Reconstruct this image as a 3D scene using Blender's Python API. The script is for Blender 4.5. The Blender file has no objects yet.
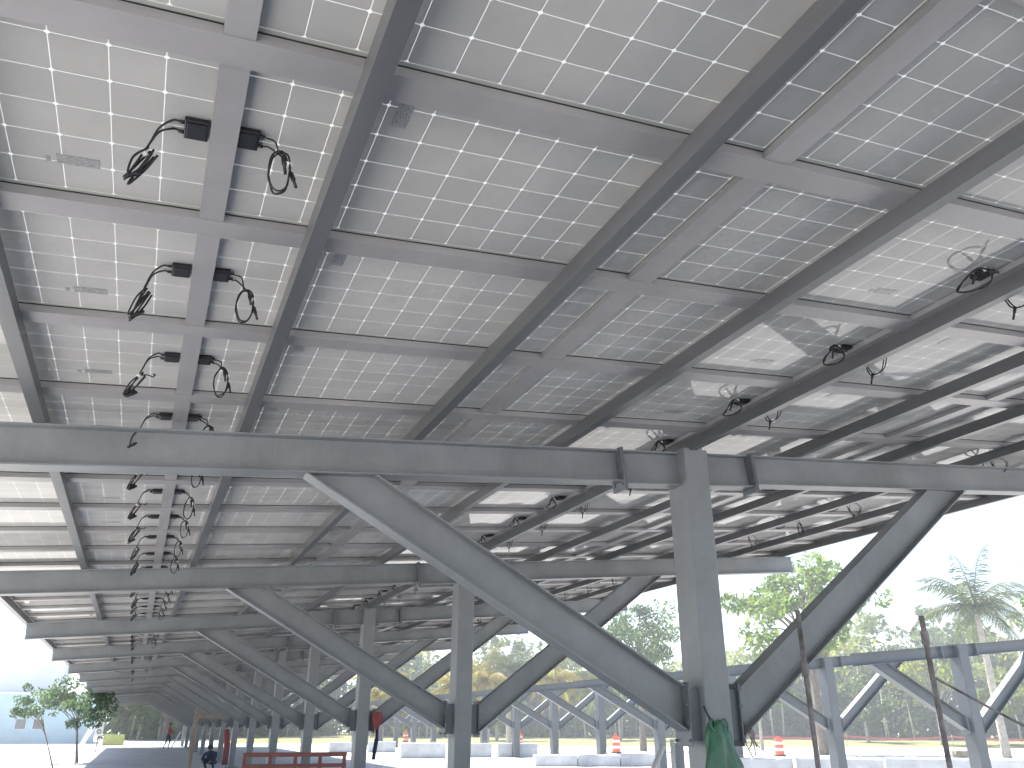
import bpy, bmesh, math, random
from mathutils import Vector, Matrix, Quaternion
random.seed(7)
sc = bpy.context.scene
COL = sc.collection
R = math.radians
PI = math.pi

# ------------------------------------------------------------------ measures
HAZE = 0.0024
SLOPE = R(5.4065)                      # pitch of the solar roof across the row
UW = Vector((math.cos(SLOPE), 0, math.sin(SLOPE)))
NW = Vector((-math.sin(SLOPE), 0, math.cos(SLOPE)))
ZO = 3.481                             # height of the glass plane at X = 0
F0, FS = 3.387, 5.4455                 # first frame and frame spacing along the row
NF = 13                                # frames seen along the row
CELL = 0.159
PL, PW = 1.954, 0.996                  # panel length, width
PITU, PITV = 1.963, 1.005
V0 = -0.026                            # joint in front of row 0


def RP(u, v, w=0.0):
    return Vector((0, v, ZO)) + UW * u + NW * w


# ------------------------------------------------------------------ materials
def new_mat(name):
    m = bpy.data.materials.new(name)
    m.use_nodes = True
    nt = m.node_tree
    nt.nodes.clear()
    out = nt.nodes.new('ShaderNodeOutputMaterial')
    return m, nt, out


def N(nt, kind, **kw):
    n = nt.nodes.new(kind)
    for k, v in kw.items():
        if k in ('operation', 'blend_type', 'data_type', 'noise_dimensions', 'clamp', 'feature', 'wave_type', 'sky_type'):
            setattr(n, k, v)
        else:
            n.inputs[k].default_value = v
    return n


def mth(nt, op, a, b=None, c=None):
    n = nt.nodes.new('ShaderNodeMath')
    n.operation = op
    for i, s in enumerate((a, b, c)):
        if s is None:
            continue
        if isinstance(s, (int, float)):
            n.inputs[i].default_value = s
        else:
            nt.links.new(s, n.inputs[i])
    return n.outputs[0]


def mat(name, col, rough=0.6, metal=0.0, var=0.12, scale=4.0, bump=0.0, bscale=30.0, spec=0.5, col2=None, rand=0.0, stretch=None, fine=0.0):
    """Principled surface with two scales of colour variation."""
    m, nt, out = new_mat(name)
    L = nt.links.new
    p = N(nt, 'ShaderNodeBsdfPrincipled', Roughness=rough, Metallic=metal)
    p.inputs['Specular IOR Level'].default_value = spec
    tc = nt.nodes.new('ShaderNodeTexCoord')
    src = tc.outputs['Object']
    if stretch:
        mp = nt.nodes.new('ShaderNodeMapping')
        mp.inputs['Scale'].default_value = stretch
        L(src, mp.inputs['Vector'])
        src = mp.outputs[0]
    n1 = N(nt, 'ShaderNodeTexNoise', Scale=scale, Detail=5.0, Roughness=0.6)
    L(src, n1.inputs['Vector'])
    fac = mth(nt, 'MULTIPLY_ADD', n1.outputs['Fac'], 2.4, -0.7)
    mx = nt.nodes.new('ShaderNodeMix')
    mx.data_type = 'RGBA'
    c2 = col2 if col2 else tuple(c * (1 + 2 * var) for c in col)
    c1 = col if col2 else tuple(c * (1 - 2 * var) for c in col)
    mx.inputs[6].default_value = (*c1, 1)
    mx.inputs[7].default_value = (*c2, 1)
    cl = nt.nodes.new('ShaderNodeClamp')
    L(fac, cl.inputs[0])
    L(cl.outputs[0], mx.inputs[0])
    c = mx.outputs[2]
    if rand or fine:
        h = nt.nodes.new('ShaderNodeHueSaturation')
        L(c, h.inputs['Color'])
        val = None
        if rand:
            oi = nt.nodes.new('ShaderNodeObjectInfo')
            val = mth(nt, 'MULTIPLY_ADD', oi.outputs['Random'], 2 * rand, 1 - rand)
        if fine:
            n3 = N(nt, 'ShaderNodeTexNoise', Scale=scale * 18, Detail=3.0)
            L(src, n3.inputs['Vector'])
            v2 = mth(nt, 'MULTIPLY_ADD', n3.outputs['Fac'], 2 * fine, 1 - fine)
            val = mth(nt, 'MULTIPLY', val, v2) if val is not None else v2
        L(val, h.inputs['Value'])
        c = h.outputs[0]
    L(c, p.inputs['Base Color'])
    rr = mth(nt, 'MULTIPLY_ADD', n1.outputs['Fac'], 0.25, rough - 0.12)
    L(rr, p.inputs['Roughness'])
    if bump:
        n2 = N(nt, 'ShaderNodeTexNoise', Scale=bscale, Detail=4.0)
        L(src, n2.inputs['Vector'])
        b = N(nt, 'ShaderNodeBump', Strength=bump, Distance=0.02)
        L(n2.outputs['Fac'], b.inputs['Height'])
        L(b.outputs[0], p.inputs['Normal'])
    L(p.outputs[0], out.inputs[0])
    return m


def leaf_mat(name, c1, c2, trans=0.45, scale=0.7):
    m, nt, out = new_mat(name)
    L = nt.links.new
    geo = nt.nodes.new('ShaderNodeNewGeometry')
    tc = nt.nodes.new('ShaderNodeTexCoord')
    n1 = N(nt, 'ShaderNodeTexNoise', Scale=scale, Detail=3.0)
    L(tc.outputs['Object'], n1.inputs['Vector'])
    f = mth(nt, 'MULTIPLY_ADD', n1.outputs['Fac'], 2.2, -0.85)
    r = mth(nt, 'MULTIPLY_ADD', geo.outputs['Random Per Island'], 0.7, f)
    cl = nt.nodes.new('ShaderNodeClamp')
    L(r, cl.inputs[0])
    mx = nt.nodes.new('ShaderNodeMix')
    mx.data_type = 'RGBA'
    mx.inputs[6].default_value = (*c1, 1)
    mx.inputs[7].default_value = (*c2, 1)
    L(cl.outputs[0], mx.inputs[0])
    p = N(nt, 'ShaderNodeBsdfPrincipled', Roughness=0.5)
    p.inputs['Specular IOR Level'].default_value = 0.35
    L(mx.outputs[2], p.inputs['Base Color'])
    t = nt.nodes.new('ShaderNodeBsdfTranslucent')
    h = nt.nodes.new('ShaderNodeHueSaturation')
    h.inputs['Saturation'].default_value = 1.1
    h.inputs['Value'].default_value = 1.5
    L(mx.outputs[2], h.inputs['Color'])
    L(h.outputs[0], t.inputs['Color'])
    ms = nt.nodes.new('ShaderNodeMixShader')
    ms.inputs[0].default_value = trans
    L(p.outputs[0], ms.inputs[1])
    L(t.outputs[0], ms.inputs[2])
    L(ms.outputs[0], out.inputs[0])
    return m


def cell_mask(nt):
    """(gap, inside) from the UV map, which counts cells: gap = 1 on the clear strips between cells."""
    L = nt.links.new
    uv = nt.nodes.new('ShaderNodeUVMap')
    uv.uv_map = 'cells'
    s = nt.nodes.new('ShaderNodeSeparateXYZ')
    L(uv.outputs[0], s.inputs[0])
    d = []
    for i in (0, 1):
        r = mth(nt, 'ROUND', s.outputs[i])
        d.append(mth(nt, 'ABSOLUTE', mth(nt, 'SUBTRACT', s.outputs[i], r)))
    inx = mth(nt, 'MULTIPLY', mth(nt, 'GREATER_THAN', s.outputs[0], -0.012), mth(nt, 'LESS_THAN', s.outputs[0], 12.012))
    iny = mth(nt, 'MULTIPLY', mth(nt, 'GREATER_THAN', s.outputs[1], -0.012), mth(nt, 'LESS_THAN', s.outputs[1], 6.012))
    ins = mth(nt, 'MULTIPLY', inx, iny)
    return d, ins, s


def laminate_mats():
    # underside: grey-blue cell backs behind glass, clear strips painted white for daylight through them
    m, nt, out = new_mat('panel_underside')
    L = nt.links.new
    d, ins, s = cell_mask(nt)
    line = mth(nt, 'LESS_THAN', mth(nt, 'MINIMUM', d[0], d[1]), 0.0080)
    node = mth(nt, 'LESS_THAN', mth(nt, 'ADD', d[0], d[1]), 0.062)
    gap = mth(nt, 'MULTIPLY', mth(nt, 'MAXIMUM', line, node), ins)
    tc = nt.nodes.new('ShaderNodeTexCoord')
    oi = nt.nodes.new('ShaderNodeObjectInfo')
    # per-cell tone: a white noise on the cell index and the panel
    fl = nt.nodes.new('ShaderNodeCombineXYZ')
    L(mth(nt, 'FLOOR', s.outputs[0]), fl.inputs[0])
    L(mth(nt, 'FLOOR', s.outputs[1]), fl.inputs[1])
    L(mth(nt, 'MULTIPLY', oi.outputs['Random'], 97.0), fl.inputs[2])
    wn = nt.nodes.new('ShaderNodeTexWhiteNoise')
    L(fl.outputs[0], wn.inputs[0])
    dust = N(nt, 'ShaderNodeTexNoise', Scale=3.0, Detail=6.0, Roughness=0.65)
    L(tc.outputs['Object'], dust.inputs['Vector'])
    mx = nt.nodes.new('ShaderNodeMix')
    mx.data_type = 'RGBA'
    mx.inputs[6].default_value = (0.425, 0.418, 0.405, 1)
    mx.inputs[7].default_value = (0.50, 0.49, 0.475, 1)
    v = mth(nt, 'ADD', mth(nt, 'MULTIPLY_ADD', oi.outputs['Random'], 0.8, -0.4), mth(nt, 'MULTIPLY_ADD', wn.outputs['Value'], 0.5, mth(nt, 'MULTIPLY_ADD', dust.outputs['Fac'], 1.6, -0.55)))
    cl = nt.nodes.new('ShaderNodeClamp')
    L(v, cl.inputs[0])
    L(cl.outputs[0], mx.inputs[0])
    # glass margin outside the cells
    mg = nt.nodes.new('ShaderNodeMix')
    mg.data_type = 'RGBA'
    mg.inputs[6].default_value = (0.45, 0.46, 0.42, 1)
    L(ins, mg.inputs[0])
    L(mx.outputs[2], mg.inputs[7])
    p = N(nt, 'ShaderNodeBsdfPrincipled', Roughness=0.03)
    p.inputs['IOR'].default_value = 1.5
    L(mg.outputs[2], p.inputs['Base Color'])
    rn = mth(nt, 'MULTIPLY_ADD', dust.outputs['Fac'], 0.03, 0.012)
    L(rn, p.inputs['Roughness'])
    tr = N(nt, 'ShaderNodeBsdfTranslucent')
    tr.inputs['Color'].default_value = (0.36, 0.36, 0.35, 1)
    gl = N(nt, 'ShaderNodeBsdfPrincipled', Roughness=0.05)
    gl.inputs['Base Color'].default_value = (0.88, 0.88, 0.86, 1)  # white colour in place of daylight through the clear strips
    tp = nt.nodes.new('ShaderNodeBsdfTransparent')
    a1 = nt.nodes.new('ShaderNodeMixShader')
    a1.inputs[0].default_value = 0.76
    L(tr.outputs[0], a1.inputs[1])
    L(gl.outputs[0], a1.inputs[2])
    a2 = nt.nodes.new('ShaderNodeMixShader')
    a2.inputs[0].default_value = 0.03
    L(a1.outputs[0], a2.inputs[1])
    L(tp.outputs[0], a2.inputs[2])
    # a film of dust dulls part of the mirror reflection of the glass
    df = nt.nodes.new('ShaderNodeBsdfDiffuse')
    L(mg.outputs[2], df.inputs['Color'])
    pd = nt.nodes.new('ShaderNodeMixShader')
    L(mth(nt, 'MULTIPLY_ADD', dust.outputs['Fac'], 0.3, 0.34), pd.inputs[0])
    L(p.outputs[0], pd.inputs[1])
    L(df.outputs[0], pd.inputs[2])
    ms = nt.nodes.new('ShaderNodeMixShader')
    L(gap, ms.inputs[0])
    L(pd.outputs[0], ms.inputs[1])
    L(a2.outputs[0], ms.inputs[2])
    L(ms.outputs[0], out.inputs[0])
    under = m
    # sunny side: dark cells, clear strips
    m, nt, out = new_mat('panel_sunny_side')
    L = nt.links.new
    d, ins, s = cell_mask(nt)
    line = mth(nt, 'LESS_THAN', mth(nt, 'MINIMUM', d[0], d[1]), 0.03)
    node = mth(nt, 'LESS_THAN', mth(nt, 'ADD', d[0], d[1]), 0.075)
    gap = mth(nt, 'MULTIPLY', mth(nt, 'MAXIMUM', line, node), ins)
    p = N(nt, 'ShaderNodeBsdfPrincipled', Roughness=0.05)
    p.inputs['Base Color'].default_value = (0.015, 0.018, 0.035, 1)
    tp = nt.nodes.new('ShaderNodeBsdfTransparent')
    tp.inputs['Color'].default_value = (0.9, 0.92, 0.9, 1)
    ms = nt.nodes.new('ShaderNodeMixShader')
    L(gap, ms.inputs[0])
    L(p.outputs[0], ms.inputs[1])
    L(tp.outputs[0], ms.inputs[2])
    L(ms.outputs[0], out.inputs[0])
    return under, m


M_UNDER, M_TOP = laminate_mats()
M_STEEL = mat('painted_steel', (0.245, 0.26, 0.270), rough=0.42, metal=0.0, var=0.10, scale=1.6, bump=0.04, bscale=60, fine=0.05)
def weather(m, amount=0.5):
    nt = m.node_tree
    L = nt.links.new
    p = next(n for n in nt.nodes if n.type == 'BSDF_PRINCIPLED')
    src = p.inputs['Base Color'].links[0].from_socket
    tc = nt.nodes.new('ShaderNodeTexCoord')
    mp = nt.nodes.new('ShaderNodeMapping')
    mp.inputs['Scale'].default_value = (9, 9, 0.9)
    L(tc.outputs['Object'], mp.inputs[0])
    n = N(nt, 'ShaderNodeTexNoise', Scale=2.2, Detail=6.0, Roughness=0.7)
    L(mp.outputs[0], n.inputs['Vector'])
    f = mth(nt, 'MULTIPLY_ADD', n.outputs['Fac'], 4.0, -2.15)
    cl = nt.nodes.new('ShaderNodeClamp')
    L(f, cl.inputs[0])
    mx = nt.nodes.new('ShaderNodeMix')
    mx.data_type = 'RGBA'
    mx.inputs[7].default_value = (0.34, 0.33, 0.31, 1)
    L(mth(nt, 'MULTIPLY', cl.outputs[0], amount), mx.inputs[0])
    L(src, mx.inputs[6])
    n2 = N(nt, 'ShaderNodeTexNoise', Scale=7.0, Detail=8.0, Roughness=0.75)
    L(tc.outputs['Object'], n2.inputs['Vector'])
    f2 = mth(nt, 'GREATER_THAN', n2.outputs['Fac'], 0.685)
    mx2 = nt.nodes.new('ShaderNodeMix')
    mx2.data_type = 'RGBA'
    mx2.inputs[7].default_value = (0.11, 0.075, 0.055, 1)
    L(mth(nt, 'MULTIPLY', f2, 0.55), mx2.inputs[0])
    L(mx.outputs[2], mx2.inputs[6])
    L(mx2.outputs[2], p.inputs['Base Color'])


weather(M_STEEL, 0.4)
M_STEELP = mat('plate_steel', (0.15, 0.165, 0.178), rough=0.45, var=0.10, scale=5, fine=0.06)
M_PURLIN = mat('purlin_steel', (0.15, 0.154, 0.16), rough=0.38, metal=0.35, var=0.08, scale=2.0, stretch=(3, 0.25, 3), fine=0.05)
M_CHANNEL = mat('galvanised_channel', (0.365, 0.352, 0.355), rough=0.42, metal=0.25, var=0.06, scale=1.5, fine=0.03)
M_GALV = mat('weathered_galvanised_steel', (0.105, 0.118, 0.128), rough=0.45, metal=0.15, var=0.08, scale=1.2, fine=0.05)
M_BLACK = mat('black_plastic', (0.012, 0.012, 0.016), rough=0.45, var=0.1)
M_CABLE = mat('black_cable', (0.016, 0.015, 0.017), rough=0.5, var=0.1)
M_TIE = mat('white_tie', (0.7, 0.7, 0.68), rough=0.5)
M_PLATE = mat('rating_label_print', (0.29, 0.29, 0.29), rough=0.3, var=0.25, scale=60, stretch=(1, 4, 1))
M_BOLT = mat('zinc_bolt', (0.45, 0.45, 0.45), rough=0.35, metal=0.8)
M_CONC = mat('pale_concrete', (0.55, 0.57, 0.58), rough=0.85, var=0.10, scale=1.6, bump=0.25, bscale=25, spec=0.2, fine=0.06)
M_CONCD = mat('grey_concrete', (0.46, 0.48, 0.50), rough=0.85, var=0.10, scale=1.6, bump=0.25, bscale=25, spec=0.2, fine=0.06)  # greyer concrete for some blocks and one upright pipe
M_ORANGE = mat('orange_plastic', (0.80, 0.12, 0.05), rough=0.45, var=0.05)
M_WHITEP = mat('white_plastic', (0.8, 0.8, 0.78), rough=0.4, var=0.04)
M_RUBBER = mat('black_rubber', (0.02, 0.02, 0.02), rough=0.8)
M_GREEN = mat('green_plastic_sheet', (0.055, 0.165, 0.095), rough=0.35, var=0.12, scale=9, bump=0.3, bscale=22)
M_RED = mat('red_cloth', (0.28, 0.065, 0.07), rough=0.8, var=0.15, scale=8)
M_NAVY = mat('navy_cloth', (0.03, 0.032, 0.07), rough=0.85, var=0.15, scale=8)
M_SKIN = mat('skin', (0.30, 0.16, 0.10), rough=0.55, var=0.04)
M_HAIR = mat('dark_hair', (0.012, 0.01, 0.009), rough=0.6)
M_WOOD = mat('weathered_wood', (0.30, 0.23, 0.18), rough=0.8, var=0.15, scale=6, stretch=(6, 6, 0.6))
M_REDWOOD = mat('red_painted_wood', (0.30, 0.115, 0.09), rough=0.7, var=0.12, scale=5)
M_RUST = mat('rusty_pipe', (0.27, 0.245, 0.24), rough=0.7, var=0.25, scale=10, metal=0.2)
M_BARK = mat('bark', (0.16, 0.13, 0.105), rough=0.9, var=0.2, scale=6, bump=0.4, bscale=14)
M_PALEBARK = mat('pale_bark', (0.42, 0.38, 0.32), rough=0.9, var=0.15, scale=4, bump=0.3, bscale=10)
M_LEAF = leaf_mat('tree_leaves', (0.06, 0.11, 0.03), (0.16, 0.22, 0.05))
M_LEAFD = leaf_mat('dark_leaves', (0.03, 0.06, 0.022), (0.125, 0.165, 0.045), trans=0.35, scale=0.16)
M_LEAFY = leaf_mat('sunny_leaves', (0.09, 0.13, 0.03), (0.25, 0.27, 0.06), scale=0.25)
M_LEAFB = leaf_mat('bluish_leaves', (0.04, 0.075, 0.035), (0.09, 0.14, 0.05))
M_PALM = leaf_mat('palm_leaves', (0.045, 0.07, 0.03), (0.09, 0.11, 0.045), scale=0.6)
M_PALMY = leaf_mat('backlit_palm_leaves', (0.10, 0.12, 0.03), (0.34, 0.27, 0.06), scale=0.6)  # sun glowing through the fronds put into the leaf colour as yellow
M_CYAN = mat('pale_cyan_wall', (0.36, 0.50, 0.55), rough=0.85, var=0.05, scale=0.5, spec=0.2)
M_WHITEW = mat('white_wall', (0.60, 0.62, 0.64), rough=0.85, var=0.04, scale=0.5, spec=0.2)
M_PANE = mat('dark_glass', (0.05, 0.06, 0.07), rough=0.12, var=0.1)
M_GRASS = mat('dry_grass', (0.13, 0.135, 0.06), rough=0.95, col2=(0.25, 0.235, 0.125), scale=0.4, bump=0.5, bscale=8, spec=0.1, fine=0.2)
M_YELLOW = mat('yellow_green_plastic', (0.42, 0.45, 0.15), rough=0.5, var=0.1)
M_STRAW = mat('straw_mat', (0.36, 0.30, 0.19), rough=0.9, var=0.2)


def ground_mat():
    m, nt, out = new_mat('pale_compacted_ground')
    L = nt.links.new
    tc = nt.nodes.new('ShaderNodeTexCoord')
    p = N(nt, 'ShaderNodeBsdfPrincipled', Roughness=0.9)
    p.inputs['Specular IOR Level'].default_value = 0.2
    a = N(nt, 'ShaderNodeTexNoise', Scale=0.09, Detail=6.0, Roughness=0.6)
    b = N(nt, 'ShaderNodeTexNoise', Scale=2.6, Detail=6.0, Roughness=0.7)
    c = N(nt, 'ShaderNodeTexNoise', Scale=26.0, Detail=3.0)
    for n in (a, b, c):
        L(tc.outputs['Object'], n.inputs['Vector'])
    f = mth(nt, 'MULTIPLY_ADD', a.outputs['Fac'], 2.2, -0.6)
    f = mth(nt, 'ADD', f, mth(nt, 'MULTIPLY_ADD', b.outputs['Fac'], 0.8, -0.4))
    f = mth(nt, 'ADD', f, mth(nt, 'MULTIPLY_ADD', c.outputs['Fac'], 0.4, -0.2))
    cr = nt.nodes.new('ShaderNodeValToRGB')
    cr.color_ramp.elements[0].color = (0.41, 0.40, 0.38, 1)
    cr.color_ramp.elements[1].color = (0.61, 0.595, 0.57, 1)
    L(f, cr.inputs[0])
    L(cr.outputs[0], p.inputs['Base Color'])
    bp = N(nt, 'ShaderNodeBump', Strength=0.4, Distance=0.03)
    L(c.outputs['Fac'], bp.inputs['Height'])
    L(bp.outputs[0], p.inputs['Normal'])
    L(p.outputs[0], out.inputs[0])
    return m


M_GROUND = ground_mat()
M_PAVE = mat('grey_pavement', (0.45, 0.455, 0.465), rough=0.85, var=0.10, scale=0.8, bump=0.2, bscale=40, spec=0.3, fine=0.08)


# ------------------------------------------------------------------ mesh building
class MB:
    def __init__(self):
        self.v, self.f, self.mi, self.sm = [], [], [], []

    def add(self, vs, fs, mi=0, smooth=False):
        o = len(self.v)
        self.v += [tuple(x) for x in vs]
        self.f += [tuple(i + o for i in f) for f in fs]
        self.mi += [mi] * len(fs)
        self.sm += [smooth] * len(fs)
        return self

    def box(self, c, s, M=None, mi=0, bev=0.0):
        if bev > 0:
            bm = bmesh.new()
            bmesh.ops.create_cube(bm, size=1)
            for v in bm.verts:
                v.co = Vector((v.co.x * s[0], v.co.y * s[1], v.co.z * s[2]))
            bmesh.ops.bevel(bm, geom=bm.edges[:], offset=bev, segments=2, profile=0.5, affect='EDGES')
            bm.verts.index_update()
            vs = [v.co.copy() for v in bm.verts]
            fs = [[v.index for v in f.verts] for f in bm.faces]
            bm.free()
        else:
            vs = [Vector((x * s[0] / 2, y * s[1] / 2, z * s[2] / 2)) for x in (-1, 1) for y in (-1, 1) for z in (-1, 1)]
            fs = [(0, 1, 3, 2), (4, 6, 7, 5), (0, 4, 5, 1), (2, 3, 7, 6), (0, 2, 6, 4), (1, 5, 7, 3)]
        c = Vector(c)
        vs = [(M @ v if M else v) + c for v in vs]
        return self.add(vs, fs, mi)

    def extrude(self, prof, p, q, side, up, mi=0, cap=True):
        """Prism: 2D profile (side, up) swept from p to q."""
        p, q, side, up = Vector(p), Vector(q), Vector(side), Vector(up)
        n = len(prof)
        vs = [e + side * a + up * b for e in (p, q) for a, b in prof]
        fs = [(i, (i + 1) % n, n + (i + 1) % n, n + i) for i in range(n)]
        if cap:
            fs += [tuple(range(n - 1, -1, -1)), tuple(range(n, 2 * n))]
        return self.add(vs, fs, mi)

    def tube(self, pts, rad, n=8, mi=0, cap=True, smooth=True):
        pts = [Vector(p) for p in pts]
        rs = rad if isinstance(rad, (list, tuple)) else [rad] * len(pts)
        vs, fs = [], []
        t = (pts[1] - pts[0]).normalized()
        a = t.orthogonal().normalized()
        for i, p in enumerate(pts):
            t2 = (pts[min(i + 1, len(pts) - 1)] - pts[max(i - 1, 0)]).normalized()
            a = (a - t2 * a.dot(t2))
            a = a.normalized() if a.length > 1e-6 else t2.orthogonal().normalized()
            b = t2.cross(a)
            for k in range(n):
                an = 2 * PI * k / n
                vs.append(p + (a * math.cos(an) + b * math.sin(an)) * rs[i])
        for i in range(len(pts) - 1):
            for k in range(n):
                fs.append((i * n + k, i * n + (k + 1) % n, (i + 1) * n + (k + 1) % n, (i + 1) * n + k))
        self.add(vs, fs, mi, smooth)
        if cap:
            m = len(pts) - 1
            o = len(self.v) - len(vs)
            self.f += [tuple(o + k for k in range(n - 1, -1, -1)), tuple(o + m * n + k for k in range(n))]
            self.mi += [mi, mi]
            self.sm += [False, False]
        return self

    def lathe(self, prof, c, n=16, mi=0, axis=None):
        c = Vector(c)
        vs, fs = [], []
        for r, z in prof:
            for k in range(n):
                a = 2 * PI * k / n
                vs.append(c + Vector((r * math.cos(a), r * math.sin(a), z)))
        for i in range(len(prof) - 1):
            for k in range(n):
                fs.append((i * n + k, i * n + (k + 1) % n, (i + 1) * n + (k + 1) % n, (i + 1) * n + k))
        fs.append(tuple(range(n - 1, -1, -1)))
        fs.append(tuple((len(prof) - 1) * n + k for k in range(n)))
        return self.add(vs, fs, mi, False)

    def mesh(self, name, mats):
        me = bpy.data.meshes.new(name)
        me.from_pydata(self.v, [], self.f)
        for m in (mats if isinstance(mats, (list, tuple)) else [mats]):
            me.materials.append(m)
        me.polygons.foreach_set('material_index', self.mi)
        me.polygons.foreach_set('use_smooth', self.sm)
        me.update()
        return me

    def build(self, name, mats, parent=None, loc=None):
        return link(name, self.mesh(name, mats), parent, loc)


def link(name, me, parent=None, loc=None):
    o = bpy.data.objects.new(name, me)
    COL.objects.link(o)
    if parent is not None:
        o.parent = parent
    if loc is not None:
        o.location = loc
    return o


def tag(o, label=None, cat=None, group=None, kind=None):
    for k, v in (('label', label), ('category', cat), ('group', group), ('kind', kind)):
        if v:
            o[k] = v
    return o


def empty(name, loc=(0, 0, 0), rz=0.0):
    o = bpy.data.objects.new(name, None)
    o.empty_display_size = 0.2
    COL.objects.link(o)
    o.location = loc
    o.rotation_euler = (0, 0, rz)
    return o


def copy_tree(o, parent=None, skip=()):
    c = o.copy()
    COL.objects.link(c)
    if parent is not None:
        c.parent = parent
    for ch in list(o.children):
        if ch.name.split('.')[0] not in skip:
            copy_tree(ch, c, skip)
    return c


ORD = ['', 'first', 'second', 'third', 'fourth', 'fifth', 'sixth', 'seventh', 'eighth', 'ninth', 'tenth', 'eleventh', 'twelfth',
       'thirteenth', 'fourteenth', 'fifteenth', 'sixteenth']


def spline(pts, n=6):
    pts = [Vector(p) for p in pts]
    P = [pts[0] * 2 - pts[1]] + pts + [pts[-1] * 2 - pts[-2]]
    out = []
    for i in range(1, len(P) - 2):
        a, b, c, d = P[i - 1:i + 3]
        for k in range(n):
            t = k / n
            out.append(0.5 * ((2 * b) + (c - a) * t + (2 * a - 5 * b + 4 * c - d) * t * t + (3 * b - a - 3 * c + d) * t ** 3))
    out.append(pts[-1])
    return out


# ------------------------------------------------------------------ setting: ground, pavement, grass
def sheet(name, x0, x1, y0, y1, z, m, nx=1, ny=1, amp=0):
    b = MB()
    vs = [(x0 + (x1 - x0) * i / nx, y0 + (y1 - y0) * j / ny, z + (random.uniform(-amp, amp) if amp else 0)) for j in range(ny + 1) for i in range(nx + 1)]
    fs = [(j * (nx + 1) + i, j * (nx + 1) + i + 1, (j + 1) * (nx + 1) + i + 1, (j + 1) * (nx + 1) + i) for j in range(ny) for i in range(nx)]
    b.add(vs, fs)
    o = b.build(name, m)
    o['kind'] = 'structure'
    return o


sheet('ground', -600, 600, -200, 900, 0, M_GROUND)
sheet('pavement', -1.75, 10.4, -16, 68, 0.004, M_PAVE)
# grass strip beyond the open yard: a low bank that follows the wood
gb = MB()
arc = []
for i in range(41):
    a = R(6 + i * 1.9)
    arc.append(a)
vs, fs = [], []
for a in arc:
    for d, z in ((84 + 4 * math.sin(a * 9), 0.004), (92 + 3 * math.sin(a * 7), 0.10), (112, 0.45), (170, 0.6)):
        vs.append((d * math.sin(a), d * math.cos(a) - 2, z))
for i in range(40):
    for j in range(3):
        fs.append((i * 4 + j, i * 4 + j + 1, i * 4 + 5 + j, i * 4 + 4 + j))
gb.add(vs, fs, 0, True)
gb.build('grass_verge', M_GRASS)['kind'] = 'structure'
sheet('road', -60, 60, 84, 92, 0.008, M_PAVE)

# ------------------------------------------------------------------ steel frames
PURB = -0.125                          # underside of the purlins = top of the beams
BD, BWD = 0.262, 0.145                 # beam depth, flange width


def iprof(d, w, tf=0.011, tw=0.008):
    return [(-w / 2, 0), (w / 2, 0), (w / 2, -tf), (tw / 2, -tf), (tw / 2, -d + tf), (w / 2, -d + tf), (w / 2, -d), (-w / 2, -d), (-w / 2, -d + tf),
            (-tw / 2, -d + tf), (-tw / 2, -tf), (-w / 2, -tf)]


def ibar(p, q, d, w, up):
    """I-section whose top line runs p -> q; the web stands in the plane of p, q and up."""
    b = MB()
    p, q = Vector(p), Vector(q)
    t = (q - p).normalized()
    up = (Vector(up) - t * t.dot(Vector(up))).normalized()
    side = t.cross(up)
    b.extrude(iprof(d, w), p, q, side, up)
    return b


XC = 4.008                             # column centre line
CW = 0.232
CD = 0.275


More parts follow.
